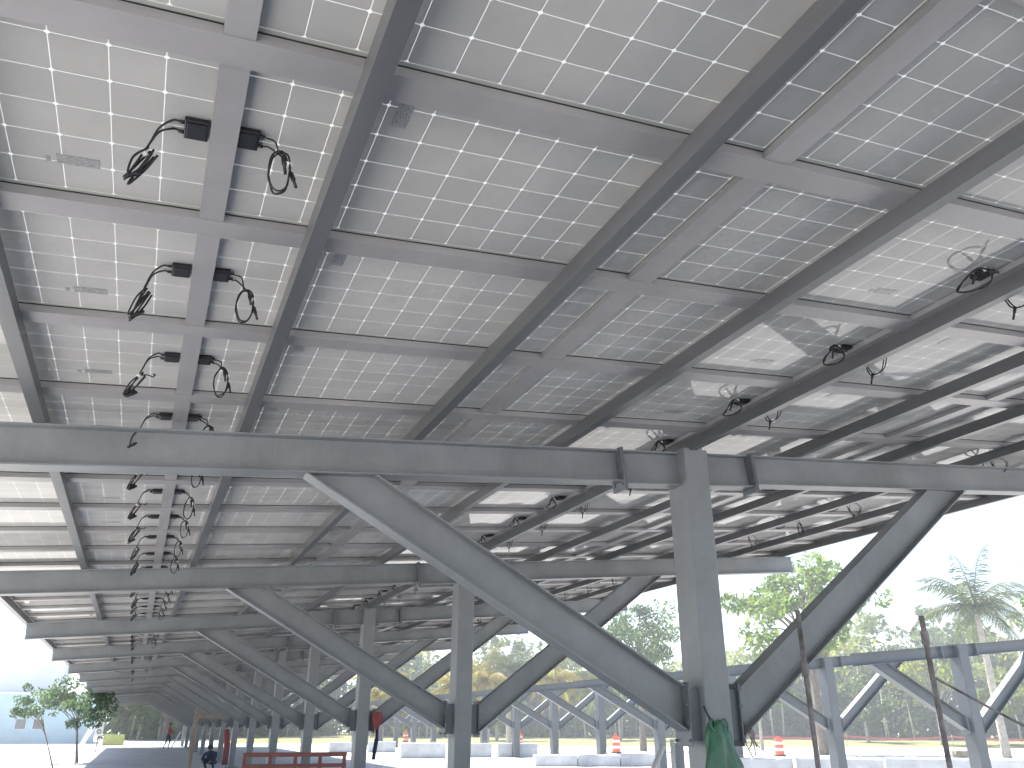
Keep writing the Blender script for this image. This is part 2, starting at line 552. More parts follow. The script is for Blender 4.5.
def make_frame(mt, mp, uL, uR, zshift=0.0, CW=CW, CD=CD, BD=BD, BWD=BWD):
    """Column, tapered-off cross beam bolted on in two halves, two slanting braces; origin at the column's foot, at beam centre."""
    root = empty('steel_frame', (XC, 0, 0))

    def W(u, w):                        # roof-plane coordinates, local to the root
        p = RP(u, 0, w)
        return Vector((p.x - XC, 0, p.z + zshift))

    uc = XC / UW.x
    ztop = W(uc, PURB).z
    # column: box section with rounded corners
    c = MB()
    r = 0.018
    pr = []
    for cx, cy, a0 in ((1, 1, 0), (-1, 1, 90), (-1, -1, 180), (1, -1, 270)):
        for k in range(4):
            a = R(a0 + 30 * k)
            pr.append((cx * (CW / 2 - r) + r * math.cos(a), cy * (CD / 2 - r) + r * math.sin(a)))
    c.extrude(pr, (0, 0, 0.03), (0, 0, ztop + 0.012), (1, 0, 0), (0, 1, 0))
    col = c.build('column', mt, root)
    b = MB()
    b.box((0, 0, 0.015), (0.46, 0.46, 0.028), bev=0.003)
    bp = b.build('base_plate', mp, root)
    for sx in (-1, 1):
        for sy in (-1, 1):
            b = MB()
            b.lathe([(0.022, 0.03), (0.022, 0.052), (0.012, 0.053), (0.012, 0.085)], (sx * 0.18, sy * 0.18, 0), 8)
            b.build('anchor_bolt', M_BOLT, bp)
    # stub beams welded to the column, outer beams bolted on
    sL, sR = uc - 0.71, uc + 0.61
    ibar(W(sL + 0.014, PURB), W(uc - CW / 2 - 0.002, PURB), BD + 0.02, BWD, NW).build('stub_beam', mt, root)
    ibar(W(uc + CW / 2 + 0.002, PURB), W(sR - 0.014, PURB), BD + 0.02, BWD, NW).build('stub_beam', mt, root)
    ibar(W(uL, PURB), W(sL - 0.014, PURB), BD, BWD, NW).build('beam', mt, root)
    ibar(W(sR + 0.014, PURB), W(uR, PURB), BD, BWD, NW).build('beam', mt, root)
    for u in (sL, sR):
        b = MB()
        for du in (-0.0075, 0.0075):
            pc = W(u + du, PURB - 0.155)
            b.box(pc, (0.0125, 0.19, 0.345), Matrix.Rotation(-SLOPE, 3, 'Y'), bev=0.002)
        pl = b.build('splice_plate', mp, root)
        for dw in (-0.05, -0.12, -0.2, -0.27):
            for sy in (-1, 1):
                pc = W(u, PURB - 0.01 + dw) + Vector((0, sy * 0.058, 0))
                t = UW * 0.026
                MB().tube([pc - t, pc + t], 0.012, 6, smooth=False).build('bolt', mp, pl)
    # braces
    for s in (-1, 1):
        if s < 0:
            a, bq = Vector((-CW / 2 - 0.116, 0, 1.885)), W(1.31, PURB - BD - 0.004)
        else:
            a, bq = Vector((CW / 2 + 0.129, 0, 1.868)), W(6.74, PURB - BD - 0.004)
        t = (bq - a).normalized()
        up = Vector((-t.z, 0, t.x)) if t.x > 0 else Vector((t.z, 0, -t.x))
        side = Vector((0, 1, 0))
        # mitred ends: vertical at the column, along the beam's underside at the top
        d, w, tf, tw = BD + 0.016, BWD, 0.011, 0.008
        ys = iprof(d, w, tf, tw)
        bb = MB()
        vs = []
        for end in (0, 1):
            for sy, uz in ys:
                base = (a if end == 0 else bq) + up * uz
                if end == 0:
                    k = (a.x - base.x) / t.x
                else:
                    k = ((bq - base).dot(NW)) / t.dot(NW)
                vs.append(base + t * k + side * sy)
        n = len(ys)
        bb.add(vs, [(i, (i + 1) % n, n + (i + 1) % n, n + i) for i in range(n)] + [tuple(range(n - 1, -1, -1)), tuple(range(n, 2 * n))])
        br = bb.build('brace', mt, root)
        # bolted end plates between brace and column
        b = MB()
        x0 = s * (CW / 2)
        zc = 1.69
        b.box((x0 + s * 0.055, 0, zc), (0.106, 0.13, 0.36), bev=0.003)
        b.box((x0 + s * 0.114, 0, zc), (0.012, 0.20, 0.44), bev=0.002)
        ep = b.build('end_plate', mp, br)
        for dz in (-0.18, -0.06, 0.06, 0.18):
            for sy in (-1, 1):
                MB().tube([(x0 + s * 0.10, sy * 0.085, zc + dz), (x0 + s * 0.140, sy * 0.085, zc + dz)], 0.011, 6, smooth=False).build('bolt', mp, br)
    return root


YC = F0 + 0.0725                       # beam centre line of the first frame
frame0 = make_frame(M_STEEL, M_STEELP, -1.90, 10.0)
FN = ['nearest the camera, its big V braces in the foreground', 'standing second along the roof from the camera', 'standing third along the roof, beside the hanging red bag']
frames = []
for k in range(NF + 1):
    o = frame0 if k == 0 else copy_tree(frame0, None, () if k < 3 else ('bolt', 'anchor_bolt'))
    o.location = (XC, YC + k * FS, 0)
    ex = FN[k] if k < 3 else 'standing %s along the solar roof from the camera' % ORD[k + 1]
    tag(o, 'grey V-braced frame ' + ex, 'steel frame', 'steel frames carrying the solar roof')
    frames.append(o)
# far end of the roof, just past the last frame
VEND = F0 + NF * FS + 1.0

# purlins along the row
PUR_U = [-1.915, -0.784, 0.406, 1.603, 2.795, 3.985, 5.17, 6.34, 7.52, 8.70, 9.78]
PN = ['at the left eave', 'second from the left eave', 'third from the left eave', 'fourth from the left eave', 'fifth from the left eave',
      'over the column heads', 'fifth from the right eave', 'fourth from the right eave', 'third from the right eave',
      'second from the right eave', 'at the right eave']
prof_c = [(-0.036, 0), (0.036, 0), (0.036, -0.085), (-0.036, -0.085)]
for i, u in enumerate(PUR_U):
    b = MB()
    hw, d, t, lip = 0.034, 0.088, 0.004, 0.016
    pr = [(-hw, 0), (hw, 0), (hw, -lip), (hw - t, -lip), (hw - t, -t), (-hw + t, -t), (-hw + t, -d + t), (hw - t, -d + t), (hw - t, -d + lip), (hw, -d + lip), (hw, -d), (-hw, -d)]
    if i < 2:
        pr = [(-a, c) for a, c in pr][::-1]
    b.extrude(pr, (0, -6.6, 0), (0, VEND, 0), (1, 0, 0), (0, 0, 1))
    o = b.build('purlin', M_PURLIN, None, RP(u, 0, PURB + 0.0885))
    o.rotation_euler = (0, -SLOPE, 0)
    tag(o, 'dark steel purlin %s, running lengthwise under the panels' % PN[i], 'purlin', 'purlins under the solar panels')

# channels under the panel joints
STRIPS = 6
NROW = int((VEND - V0) / PITV)
R0 = -6


def bay(v):
    k = sum(1 for j in range(NF + 1) if F0 + j * FS < v)
    return k


def where(v, what):
    k = bay(v)
    if k == 0:
        n = sum(1 for r in range(60) if v < V0 + r * PITV + 0.5 * 0 < F0) + 1
        base = int((F0 - v) / PITV) + 1
        return '%s %s this side of the nearest beam' % (ORD[base], what)
    n = int((v - (F0 + (k - 1) * FS)) / PITV) + 1
    if k == 1:
        return '%s %s beyond the nearest beam' % (ORD[n], what)
    return '%s %s beyond the %s beam' % (ORD[n], what, ORD[k])


b = MB()
hw, d, t = 0.060, 0.034, 0.003
pr = [(-hw, 0), (-hw + t, 0), (-hw + t, -d), (hw - t, -d), (hw - t, 0), (hw, 0), (hw, -d - t), (-hw, -d - t)]
b.extrude(pr, (-PITU - 0.01, 0, 0), (5 * PITU + 0.01, 0, 0), (0, 1, 0), (0, 0, 1))
chm = b.mesh('cross_channel', M_CHANNEL)
b = MB()
b.box(((2 * PITU), 0, 0.0), (6 * PITU, 0.0125, 0.006))
sealm = b.mesh('rubber_seal', M_RUBBER)
for r in range(-1, NROW + 1):
    v = V0 + r * PITV
    o = link('cross_channel', chm, None, RP(0, v + 0.056, -0.004))
    o.rotation_euler = (0, -SLOPE, 0)
    link('rubber_seal', sealm, o, (0, -0.056, 0.0025))
    tag(o, 'pale grey cross channel under the panels, ' + where(v + 0.03, 'one'), 'channel', 'channels across the roof under the panel joints')
JN = ['at the left edge of the roof', 'hiding the junction boxes in the leftmost line of them', 'third from the left edge, without junction boxes',
      'beside the purlin over the column heads, with junction boxes both sides', 'third from the right edge, without junction boxes',
      'in the rightmost line of junction boxes', 'at the right edge of the roof']
for j in range(STRIPS + 1):
    u = (j - 1) * PITU
    hw = 0.045 if j in (1, 3, 5) else 0.064
    d, t = 0.029, 0.003
    b = MB()
    pr = [(-hw, 0), (-hw + t, 0), (-hw + t, -d), (hw - t, -d), (hw - t, 0), (hw, 0), (hw, -d - t), (-hw, -d - t)]
    b.extrude([(-a, c) for a, c in pr][::-1], (0, -6.5, 0), (0, VEND - 0.05, 0), (1, 0, 0), (0, 0, 1))
    o = b.build('long_channel', M_CHANNEL, None, RP(u + (0.006 if j in (1, 3, 5) else 0.045), 0, -0.0045))
    o.rotation_euler = (0, -SLOPE, 0)
    b = MB()
    b.box((-(0.006 if j in (1, 3, 5) else 0.045), (VEND - 6.6) / 2, 0.0025), (0.0125, VEND + 6.4, 0.005))
    b.build('rubber_seal', M_RUBBER, o)
    tag(o, 'pale grey lengthwise channel ' + JN[j], 'channel', 'channels along the roof under the panel joints')


# ------------------------------------------------------------------ solar panels
def lam_mesh(rows):
    """rows: list of (x, y) corners in the roof plane; one laminate slab each."""
    vs, fs, mi, uv = [], [], [], []
    T = 0.003
    mx, my = (PL - 12 * CELL) / 2, (PW - 6 * CELL) / 2
    for (x, y) in rows:
        o = len(vs)
        for z in (0, T):
            vs += [(x, y, z), (x + PL, y, z), (x + PL, y + PW, z), (x, y + PW, z)]
        fs += [(o + 3, o + 2, o + 1, o), (o + 4, o + 5, o + 6, o + 7)]
        mi += [0, 1]
        c = [(-mx / CELL, -my / CELL), (12 + mx / CELL, -my / CELL), (12 + mx / CELL, 6 + my / CELL), (-mx / CELL, 6 + my / CELL)]
        uv += [c[3], c[2], c[1], c[0], c[0], c[1], c[2], c[3]]
        for a in range(4):
            bq = (a + 1) % 4
            fs.append((o + a, o + bq, o + 4 + bq, o + 4 + a))
            mi.append(2)
            uv += [(-0.1, -0.1)] * 4
    me = bpy.data.meshes.new('solar_panel')
    me.from_pydata(vs, [], fs)
    for m in (M_UNDER, M_TOP, M_GLASSEDGE):
        me.materials.append(m)
    me.polygons.foreach_set('material_index', mi)
    l = me.uv_layers.new(name='cells')
    for i, c in enumerate(uv):
        l.data[i].uv = c
    me.update()
    return me


M_GLASSEDGE = mat('glass_edge', (0.05, 0.09, 0.075), rough=0.2, var=0.05)
LAM = lam_mesh([(0, 0)])


def box_mesh():
    b = MB()
    b.box((0, 0, -0.0105), (0.078, 0.098, 0.020), bev=0.004)
    b.box((0, 0, -0.022), (0.062, 0.080, 0.006), bev=0.002)
    b.tube([(0.036, 0.026, -0.011), (0.056, 0.026, -0.012)], 0.0065, 8)
    b.tube([(0.036, -0.026, -0.011), (0.056, -0.026, -0.012)], 0.0065, 8)
    return b.mesh('junction_box', M_BLACK)


BOXM = box_mesh()


def cable_meshes(kind, seed):
    """Two leads from the box, local x pointing away from the joint; returns cable, connector and tie meshes."""
    rnd = random.Random(seed)
    j = lambda s: rnd.uniform(-s, s)
    c, t = MB(), MB()
    K = []
    if kind == 'bundle':               # leads run out, droop and are tied into a slanting bunch
        e = Vector((0.185 + j(.02), 0.0 + j(.03), -0.285 + j(.03)))
        for s, yy in ((0, 0.026), (1, -0.026)):
            m1 = Vector((0.075, yy * 0.9, -0.012))
            m2 = Vector((0.112, yy * 0.4, -0.045))
            m3 = Vector((0.135, j(.01), -0.115))
            c.tube(spline([(0.054, yy, -0.012), m1, m2, m3, e], 6), 0.0037, 7)
        for q in range(3):             # folds of the spare length
            a = Vector((0.125 + j(.01), j(.02), -0.125))
            dn = e + Vector((j(.012), j(.02), j(.012)))
            c.tube(spline([a, (a + dn) / 2 + Vector((0.012 + j(.015), j(.02), 0.008)), dn, (a + dn) / 2 + Vector((-0.012, j(.02), -0.01)), a + Vector((-0.014, 0, -0.018))], 6), 0.004, 6)
        hook = Vector((0.11, -0.012, -0.135))
        if seed % 2 == 0:
            c.tube(spline([Vector((0.14, 0, -0.145)), hook + Vector((-0.01, 0, 0.004)), hook + Vector((-0.036, -0.006, 0.0)), hook + Vector((-0.046, -0.008, 0.014)), hook + Vector((-0.036, -0.01, 0.018))], 5), 0.0037, 6)
        for q in range(2):
            d = Vector((0.05, j(.02), -0.045)).normalized()
            p = e + Vector((-0.045 + j(.01), j(.014), 0.04 + j(.01)))
            K.append(MB().tube([p, p + d * 0.03, p + d * 0.034, p + d * 0.062], [0.0085, 0.0085, 0.006, 0.006], 8))
        t.tube([(0.136, -0.004, -0.152), (0.144, 0.004, -0.14)], 0.0105, 8)
    elif kind == 'loop':               # leads coiled into a ring that lies along the joint
        cx, cz = 0.10 + j(.012), -0.075 + j(.01)
        ry, rz = 0.085 + j(.012), 0.052 + j(.008)
        for s, yy in ((0, 0.026), (1, -0.026)):
            pts = [Vector((0.054, yy, -0.012)), Vector((0.08, yy * 1.2, -0.022))]
            for q in range(15):
                an = 1.3 + 0.5 * s - q * 0.5
                pts.append(Vector((cx + 0.02 * math.sin(an * 2) + j(.006), ry * math.cos(an) + j(.004), cz + rz * math.sin(an) + j(.004))))
            c.tube(spline(pts, 4), 0.0040, 6)
            tail = pts[-1]
            d = Vector((j(.3), -0.5 if s else 0.9, -0.9)).normalized()
            c.tube([tail, tail + d * 0.03], 0.0040, 6)
            K.append(MB().tube([tail + d * 0.02, tail + d * 0.05, tail + d * 0.054, tail + d * 0.085], [0.0085, 0.0085, 0.006, 0.006], 8))
        t.tube([(cx, ry * 0.75 - 0.006, cz + rz * .6), (cx, ry * 0.75 + 0.006, cz + rz * .6)], 0.012, 8)
    elif kind == 'sling':              # leads hang in an open U, ends dangling
        dy = 0.085 + j(.015)
        dz = -0.15 + j(.02)
        for s, yy in ((0, 0.026), (1, -0.026)):
            sg = 1 if s == 0 else -1
            o_ = Vector((0.012 * sg, 0, 0.006 * sg))
            pts = [Vector((0.054, yy, -0.012)), Vector((0.085, sg * dy * .6, -0.02)), Vector((0.105, sg * dy, -0.065)) + o_, Vector((0.11, sg * dy * .6, dz * .92)) + o_,
                   Vector((0.11, 0, dz)) + o_, Vector((0.11, -sg * dy * .65, dz * .88)) + o_, Vector((0.115, -sg * dy * 1.0, -0.07 + j(.02))) + o_]
            c.tube(spline(pts, 5), 0.0040, 6)
            p = pts[3] if s == 0 else pts[-1]
            d = Vector((0.05, (0.45 if s == 0 else 0.3), -1 if s == 0 else 0.9)).normalized()
            K.append(MB().tube([p, p + d * 0.03, p + d * 0.034, p + d * 0.07], [0.0085, 0.0085, 0.006, 0.006], 8))
        t.tube([(0.104, -0.005, dz), (0.118, 0.005, dz)], 0.012, 8)
    else:                              # leads coiled into a hanging ring
        cx, cz = 0.118 + j(.012), -0.135 + j(.012)
        rx, rz = 0.040 + j(.006), 0.088 + j(.012)
        for s, yy in ((0, 0.026), (1, -0.026)):
            ph = 1.9 if s else 0.7
            pts = [Vector((0.054, yy, -0.012)), Vector((0.08 + 0.012 * s, yy * 0.8, -0.018))]
            for q in range(14):
                an = ph - q * 0.52
                pts.append(Vector((cx + rx * math.cos(an) + j(.003), yy * 0.35 + j(.006), cz + rz * math.sin(an) + j(.003))))
            c.tube(spline(pts, 4), 0.0037, 6)
            tail = pts[-1]
            d = Vector((0.18 if s else 0.3, j(.3), -1)).normalized()
            c.tube([tail, tail + d * 0.03], 0.0037, 6)
            K.append(MB().tube([tail + d * 0.02, tail + d * 0.05, tail + d * 0.054, tail + d * 0.085], [0.0085, 0.0085, 0.006, 0.006], 8))
        for an in (0.5,):
            p = Vector((cx + rx * math.cos(an), 0, cz + rz * math.sin(an)))
            t.tube([p + Vector((-0.009, 0, -0.003)), p + Vector((0.009, 0, 0.003))], 0.011, 8)
    return c.mesh('cable', M_CABLE), [q.mesh('connector', M_BLACK) for q in K], t.mesh('cable_tie', M_TIE)


CAB = {('bundle', i): cable_meshes('bundle', 10 + i) for i in range(4)}
for kd, sd in (('ring', 40), ('loop', 60), ('sling', 80)):
    CAB.update({(kd, i): cable_meshes(kd, sd + i) for i in range(4)})
b = MB()
b.box((0, 0, -0.0012), (0.135, 0.052, 0.001))
b.box((-0.095, 0.012, -0.0012), (0.014, 0.030, 0.001))
PLATEM = b.mesh('rating_label', M_PLATE)
STN = ['leftmost strip', 'second strip from left', 'third strip from left', 'third strip from right', 'second strip from right', 'rightmost strip']
n_ind = 0
VMID = PW / 2 - 0.015
rest = []
Mroof = Matrix.Rotation(-SLOPE, 4, 'Y')
for r in range(R0, NROW):
    for s in range(STRIPS):
        u0 = (s - 1) * PITU + (PITU - PL) / 2
        v0 = V0 + r * PITV + (PITV - PW) / 2
        if r < -1 or r > 48:
            rest.append((u0, v0))
            continue
        o = link('solar_panel', LAM, None, RP(u0, v0, 0))
        o.rotation_euler = (0, -SLOPE, 0)
        v = v0 + PW / 2
        lab = 'solar panel in the %s, %s' % (STN[s], where(v, 'row'))
        tag(o, lab, 'solar panel', 'solar panels of the carport roof')
        left_box = (s % 2 == 1)        # this panel's box sits at its left end
        sg = 1 if left_box else -1
        bx = 0.078 if left_box else PL - 0.078
        jb = link('junction_box', BOXM, o, (bx, VMID, 0))
        if sg < 0:
            jb.rotation_euler = (0, 0, PI)
        kind = ('bundle', 'ring', 'loop', 'sling', 'loop', 'sling')[s]
        if s >= 2 and random.random() < 0.2:
            kind = random.choice(('loop', 'sling', 'ring'))
        i = random.randrange(4)
        cm, km, tm = CAB[(kind, i)]
        ca = link('cable', cm, o, (bx, VMID, 0))
        # cables hang plumb although the roof is pitched
        a = SLOPE if sg > 0 else -SLOPE
        ca.rotation_euler = (random.uniform(-.06, .06), a + random.uniform(-.05, .05), (0 if sg > 0 else PI) + random.uniform(-.09, .09))
        if r < 26:
            for q in km:
                link('connector', q, ca)
            link('cable_tie', tm, ca)
        if r < 16:
            px = PL - 0.45 if s % 2 == 0 else 0.56
            pl = link('rating_label', PLATEM, o, (px, PW - 0.20 if s % 2 == 0 else 0.21, 0))
            if s % 2:
                pl.rotation_euler = (0, 0, PI / 2)
me = lam_mesh(rest)
o = link('solar_panels', me, None, RP(0, 0, 0))
o.rotation_euler = (0, -SLOPE, 0)
tag(o, 'small far solar panels at the distant end of the carport roof', 'solar panels', None, 'stuff')

# ------------------------------------------------------------------ the second, unroofed row across the yard
XB, YB, SB = 20.0, 4.27, 4.9
bf0 = make_frame(M_GALV, M_STEELP, 0.2, 10.0, -0.07, 0.34, 0.36, 0.30, 0.20)
BN = {2: 'its beam crossing the right edge above the palm trunk', 3: 'second of the bare row from the right, beam bright-edged', 4: 'hidden behind the near column', 5: 'just left of the near column'}
for k in range(1, 17):
    o = bf0 if k == 1 else copy_tree(bf0, None, ('bolt', 'anchor_bolt'))
    o.location = (XB, YB + k * SB, 0)
    if k == 1:
        lab = 'pale steel V-braced frame without roof, outermost at the right edge'
    elif k in BN:
        lab = 'pale steel V-braced frame without roof, ' + BN[k]
    else:
        lab = 'pale steel V-braced frame without roof, %s along the bare row' % (ORD[k - 1] if k - 1 < len(ORD) else 'last')
    tag(o, lab, 'steel frame', 'unroofed steel frames across the yard')

# ------------------------------------------------------------------ near props
# green plastic sheet bag hanging on the near column
gx, gy = 3.965, YC - CD / 2 - 0.055
b = MB()
vs, fs = [], []
nr, na = 28, 48
for i in range(nr + 1):
    t = i / nr
    z = 1.635 - 0.62 * t
    rad = 0.026 + 0.125 * (t ** 0.42)
    for k in range(na):
        a = 2 * PI * k / na
        fold = 1 + 0.16 * math.sin(3 * a + 5 * t) + 0.16 * math.sin(7 * a + 2.4 * t) * min(1, t * 4) + 0.09 * math.sin(13 * a - 6 * t) + 0.08 * math.sin(16 * t + 2 * a)
        vs.append((gx + 0.02 * t + rad * fold * math.cos(a) * 1.12, gy + 0.045 - 0.035 * t + min(rad * fold, 0.12) * math.sin(a) * 0.42, z + 0.018 * math.sin(3 * a + 4 * t)))
for i in range(nr):
    for k in range(na):
        fs.append((i * na + k, i * na + (k + 1) % na, (i + 1) * na + (k + 1) % na, (i + 1) * na + k))
b.add(vs, fs, 0, True)
b.add([vs[k] for k in range(na)], [tuple(range(na - 1, -1, -1))])
b.add([vs[nr * na + k] for k in range(na)], [tuple(range(na))])
bag = tag(b.build('plastic_bag', M_GREEN), 'green plastic bag tied to the front of the nearest column', 'bag')
b = MB()
b.tube(spline([(gx - 0.10, gy + 0.045, 1.745), (gx - 0.085, gy + 0.04, 1.70), (gx - 0.05, gy + 0.03, 1.645), (gx - 0.01, gy + 0.02, 1.62)], 5), 0.007, 6)
for s in (-1, 1):
    b.tube(spline([(gx + s * 0.01, gy + 0.03, 1.60), (gx + s * 0.05, gy + 0.02, 1.655), (gx + s * 0.075, gy + 0.015, 1.62), (gx + s * 0.06, gy + 0.0, 1.57)], 5), 0.008, 6, mi=1)
b.build('cord', [M_BLACK, M_GREEN], bag)

# wire ends dangling from the right brace foot of the near frame
b = MB()
for q in range(5):
    x = 4.255 + 0.018 * q
    b.tube(spline([(x, gy + 0.14, 1.60 + 0.01 * q), (x + 0.01, gy + 0.10, 1.56), (x + random.uniform(-.02, .045), gy + 0.09, 1.50), (x + random.uniform(-.02, .05), gy + 0.09, 1.43 + random.uniform(-.04, .05))], 4), 0.0045, 5)
tag(b.build('wire_bunch', M_RUST), 'short bunch of dark wires dangling below the near right brace foot', 'wire')


def pipe_post(x, y, z1, label, coup):
    b = MB()
    b.tube([(x, y, 0), (x + 0.004, y, z1 * 0.5), (x, y, z1)], 0.019, 12)
    b.lathe([(0.07, 0.0), (0.07, 0.012), (0.03, 0.014)], (x, y, 0.002), 12)
    o = tag(b.build('pipe_post', M_RUST), label, 'post', 'rusty pipe posts by the near frame')
    b = MB()
    b.lathe([(0.026, -0.05), (0.028, -0.045), (0.028, 0.045), (0.026, 0.05)], (x, y, coup), 10)
    b.build('coupling', M_RUST, o)
    return o


pipe_post(4.76, 3.20, 2.46, 'rusty dark pipe post standing against the near right brace', 2.02)
pipe_post(5.375, 2.57, 2.38, 'rusty dark pipe post standing free, right of the near frame', 2.22)
b = MB()
b.tube(spline([(5.375, 2.57, 1.95), (5.8, 2.25, 1.62), (6.25, 1.9, 1.32), (6.75, 1.5, 0.05)], 8), 0.009, 6)
tag(b.build('stay_cable', M_RUST), 'thin dark stay cable slanting down from the right pipe post', 'cable')

# pipes leaning by the column foot
b = MB()
b.tube([(3.46, 4.62, 0.0), (4.335, 4.60, 1.45)], 0.024, 10)
tag(b.build('plastic_pipe', M_WHITEP), 'white plastic pipe leaning left of the near column', 'pipe')
for x, y, z1, m, lab in ((4.47, 4.66, 1.50, M_WHITEP, 'thin white upright pipe just left of the near column'), (4.57, 4.72, 1.47, M_CONCD, 'thick grey upright pipe just left of the near column')):
    b = MB()
    b.tube([(x, y, 0), (x, y, z1)], 0.02 if m is M_WHITEP else 0.05, 12)
    tag(b.build('upright_pipe', m), lab, 'pipe')

# red bag with a long dark strap at the third column
xr, yr = 4.27, YC + 2 * FS - 0.16
b = MB()
vs, fs = [], []
for i in range(9):
    t = i / 8
    z = 1.84 - 0.30 * t
    w = 0.055 + 0.05 * math.sin(PI * min(1, t * 1.1 + 0.15))
    for k in range(12):
        a = 2 * PI * k / 12
        vs.append((xr + w * math.cos(a) * (1 + .12 * math.sin(3 * a + 5 * t)), yr + 0.6 * w * math.sin(a), z))
for i in range(8):
    for k in range(12):
        fs.append((i * 12 + k, i * 12 + (k + 1) % 12, i * 12 + 12 + (k + 1) % 12, i * 12 + 12 + k))
b.add(vs, fs, 0, True)
b.add(vs[:12], [tuple(range(11, -1, -1))])
b.add(vs[-12:], [tuple(range(12))])
rb = tag(b.build('cloth_bag', M_RED), 'red cloth bag hanging at the third column', 'bag')
b = MB()
b.tube(spline([(xr + 0.01, yr, 1.57), (xr + 0.02, yr, 1.40), (xr - 0.005, yr, 1.2), (xr - 0.02, yr, 1.02)], 5), [0.03] * 6 + [0.04] * 6 + [0.035] * 4, 8)
b.build('strap', M_NAVY, rb)
b = MB()
b.tube([(xr - 0.03, yr + 0.1, 1.9), (xr, yr, 1.83)], 0.008, 6)
b.build('hook', M_BOLT, rb)

# red painted rail fence beyond the second column
fx0, fx1, fy = 2.30, 4.52, 17.6
fo = empty('rail_fence', ((fx0 + fx1) / 2, fy, 0))
tag(fo, 'low red painted wooden rail fence under the roof', 'fence')
for z, h in ((1.02, 0.09), (0.80, 0.08), (0.45, 0.08)):
    b = MB()
    b.box((0, -0.035, z), (fx1 - fx0, 0.03, h), bev=0.004)
    b.build('rail', M_REDWOOD, fo)
for q in range(5):
    b = MB()
    b.box((-(fx1 - fx0) / 2 + 0.04 + q * (fx1 - fx0 - 0.08) / 4, 0.022, 0.53), (0.07, 0.07, 1.06), bev=0.004)
    b.build('post', M_REDWOOD, fo)

# wooden post with an arm, farther down the shade
wo = empty('wooden_post', (1.91, 28, 0))
tag(wo, 'tall pale wooden post with a short arm, far down in the shade', 'post')
MB().box((0, 0, 1.04), (0.11, 0.09, 2.08), bev=0.006).build('upright', M_WOOD, wo)
MB().box((0.42, -0.07, 1.86), (0.78, 0.05, 0.10), bev=0.006).build('arm', M_WOOD, wo)

# rolled red mesh leaning by a far column
b = MB()
b.tube([(4.0, 38.62, 0.0), (4.02, 38.66, 0.7), (3.93, 38.75, 1.42)], [0.13, 0.14, 0.11], 12)
tag(b.build('mesh_roll', M_RED), 'upright roll of red safety mesh among the far columns', 'mesh roll')

# ------------------------------------------------------------------ people (small, far off)


def person_mesh(name, joints, edges, radii, mats, classify):
    me = bpy.data.meshes.new(name + '_skeleton')
    me.from_pydata([Vector(j) for j in joints], edges, [])
    o = bpy.data.objects.new(name + '_skeleton', me)
    COL.objects.link(o)
    m = o.modifiers.new('skin', 'SKIN')
    m.use_smooth_shade = True
    for i, v in enumerate(me.skin_vertices[0].data):
        v.radius = (radii[i], radii[i])
        v.use_root = (i == 0)
    o.modifiers.new('sub', 'SUBSURF').levels = 2
    dg = bpy.context.evaluated_depsgraph_get()
    res = bpy.data.meshes.new_from_object(o.evaluated_get(dg))
    bpy.data.objects.remove(o)
    res.name = name
    res.materials.clear()
    for mm in mats:
        res.materials.append(mm)
    for p in res.polygons:
        p.material_index = classify(p.center)
        p.use_smooth = True
    return res


def head_bits(parent, c, fwd):
    b = MB()
    c = Vector(c)
    ring = []
    prof = [(0.085, -0.02), (0.103, 0.02), (0.098, 0.07), (0.07, 0.11), (0.02, 0.13)]
    b.lathe(prof, c + Vector((0, 0, 0)) - Vector(fwd) * 0.012, 12)
    b.build('hair', M_HAIR, parent)


#                0 pelvis      1 waist        2 chest        3 neck        4 head low     5 head top
J = [(0, 0, .95), (0, 0, 1.10), (0, .01, 1.32), (0, .02, 1.48), (0, .03, 1.56), (0, .03, 1.70),
     (.10, .0, .90), (.11, .10, .50), (.11, .02, .09), (.11, .14, .04),
     (-.10, 0, .90), (-.11, -.06, .50), (-.11, -.22, .11), (-.11, -.10, .04),
     (.19, .0, 1.41), (.24, .08, 1.14), (.20, .30, 1.05), (.19, .38, 1.04),
     (-.19, 0, 1.41), (-.24, .06, 1.14), (-.18, .29, 1.04), (-.17, .37, 1.03)]
Ed = [(0, 1), (1, 2), (2, 3), (3, 4), (4, 5), (0, 6), (6, 7), (7, 8), (8, 9), (0, 10), (10, 11), (11, 12), (12, 13),
      (2, 14), (14, 15), (15, 16), (16, 17), (2, 18), (18, 19), (19, 20), (20, 21)]
Ra = [.13, .125, .14, .055, .08, .075, .09, .06, .042, .035, .09, .06, .042, .035, .06, .045, .035, .03, .06, .045, .035, .03]


def cl_red(c):
    if c.z > 1.50 or (abs(c.x) > .1 and c.y > .2 and c.z > 0.9):
        return 2
    return 0 if c.z > 0.95 else 1


pm = person_mesh('person', J, Ed, Ra, [M_RED, M_NAVY, M_SKIN], cl_red)
po = link('person', pm, None, (2.62, 67.0, 0.0))
po.rotation_euler = (0, 0, R(-70))
tag(po, 'person in red shirt and dark trousers at the far end of the shade', 'person')
head_bits(po, (0, .03, 1.62), (0, 1, 0))
b = MB()
b.box((3.15, 66.8, 0.62), (0.06, 0.62, 1.2), Matrix.Rotation(R(24), 3, 'Y'), bev=0.004)
tag(b.build('board', M_WHITEP), 'pale board leaning beside the far person in red', 'board')

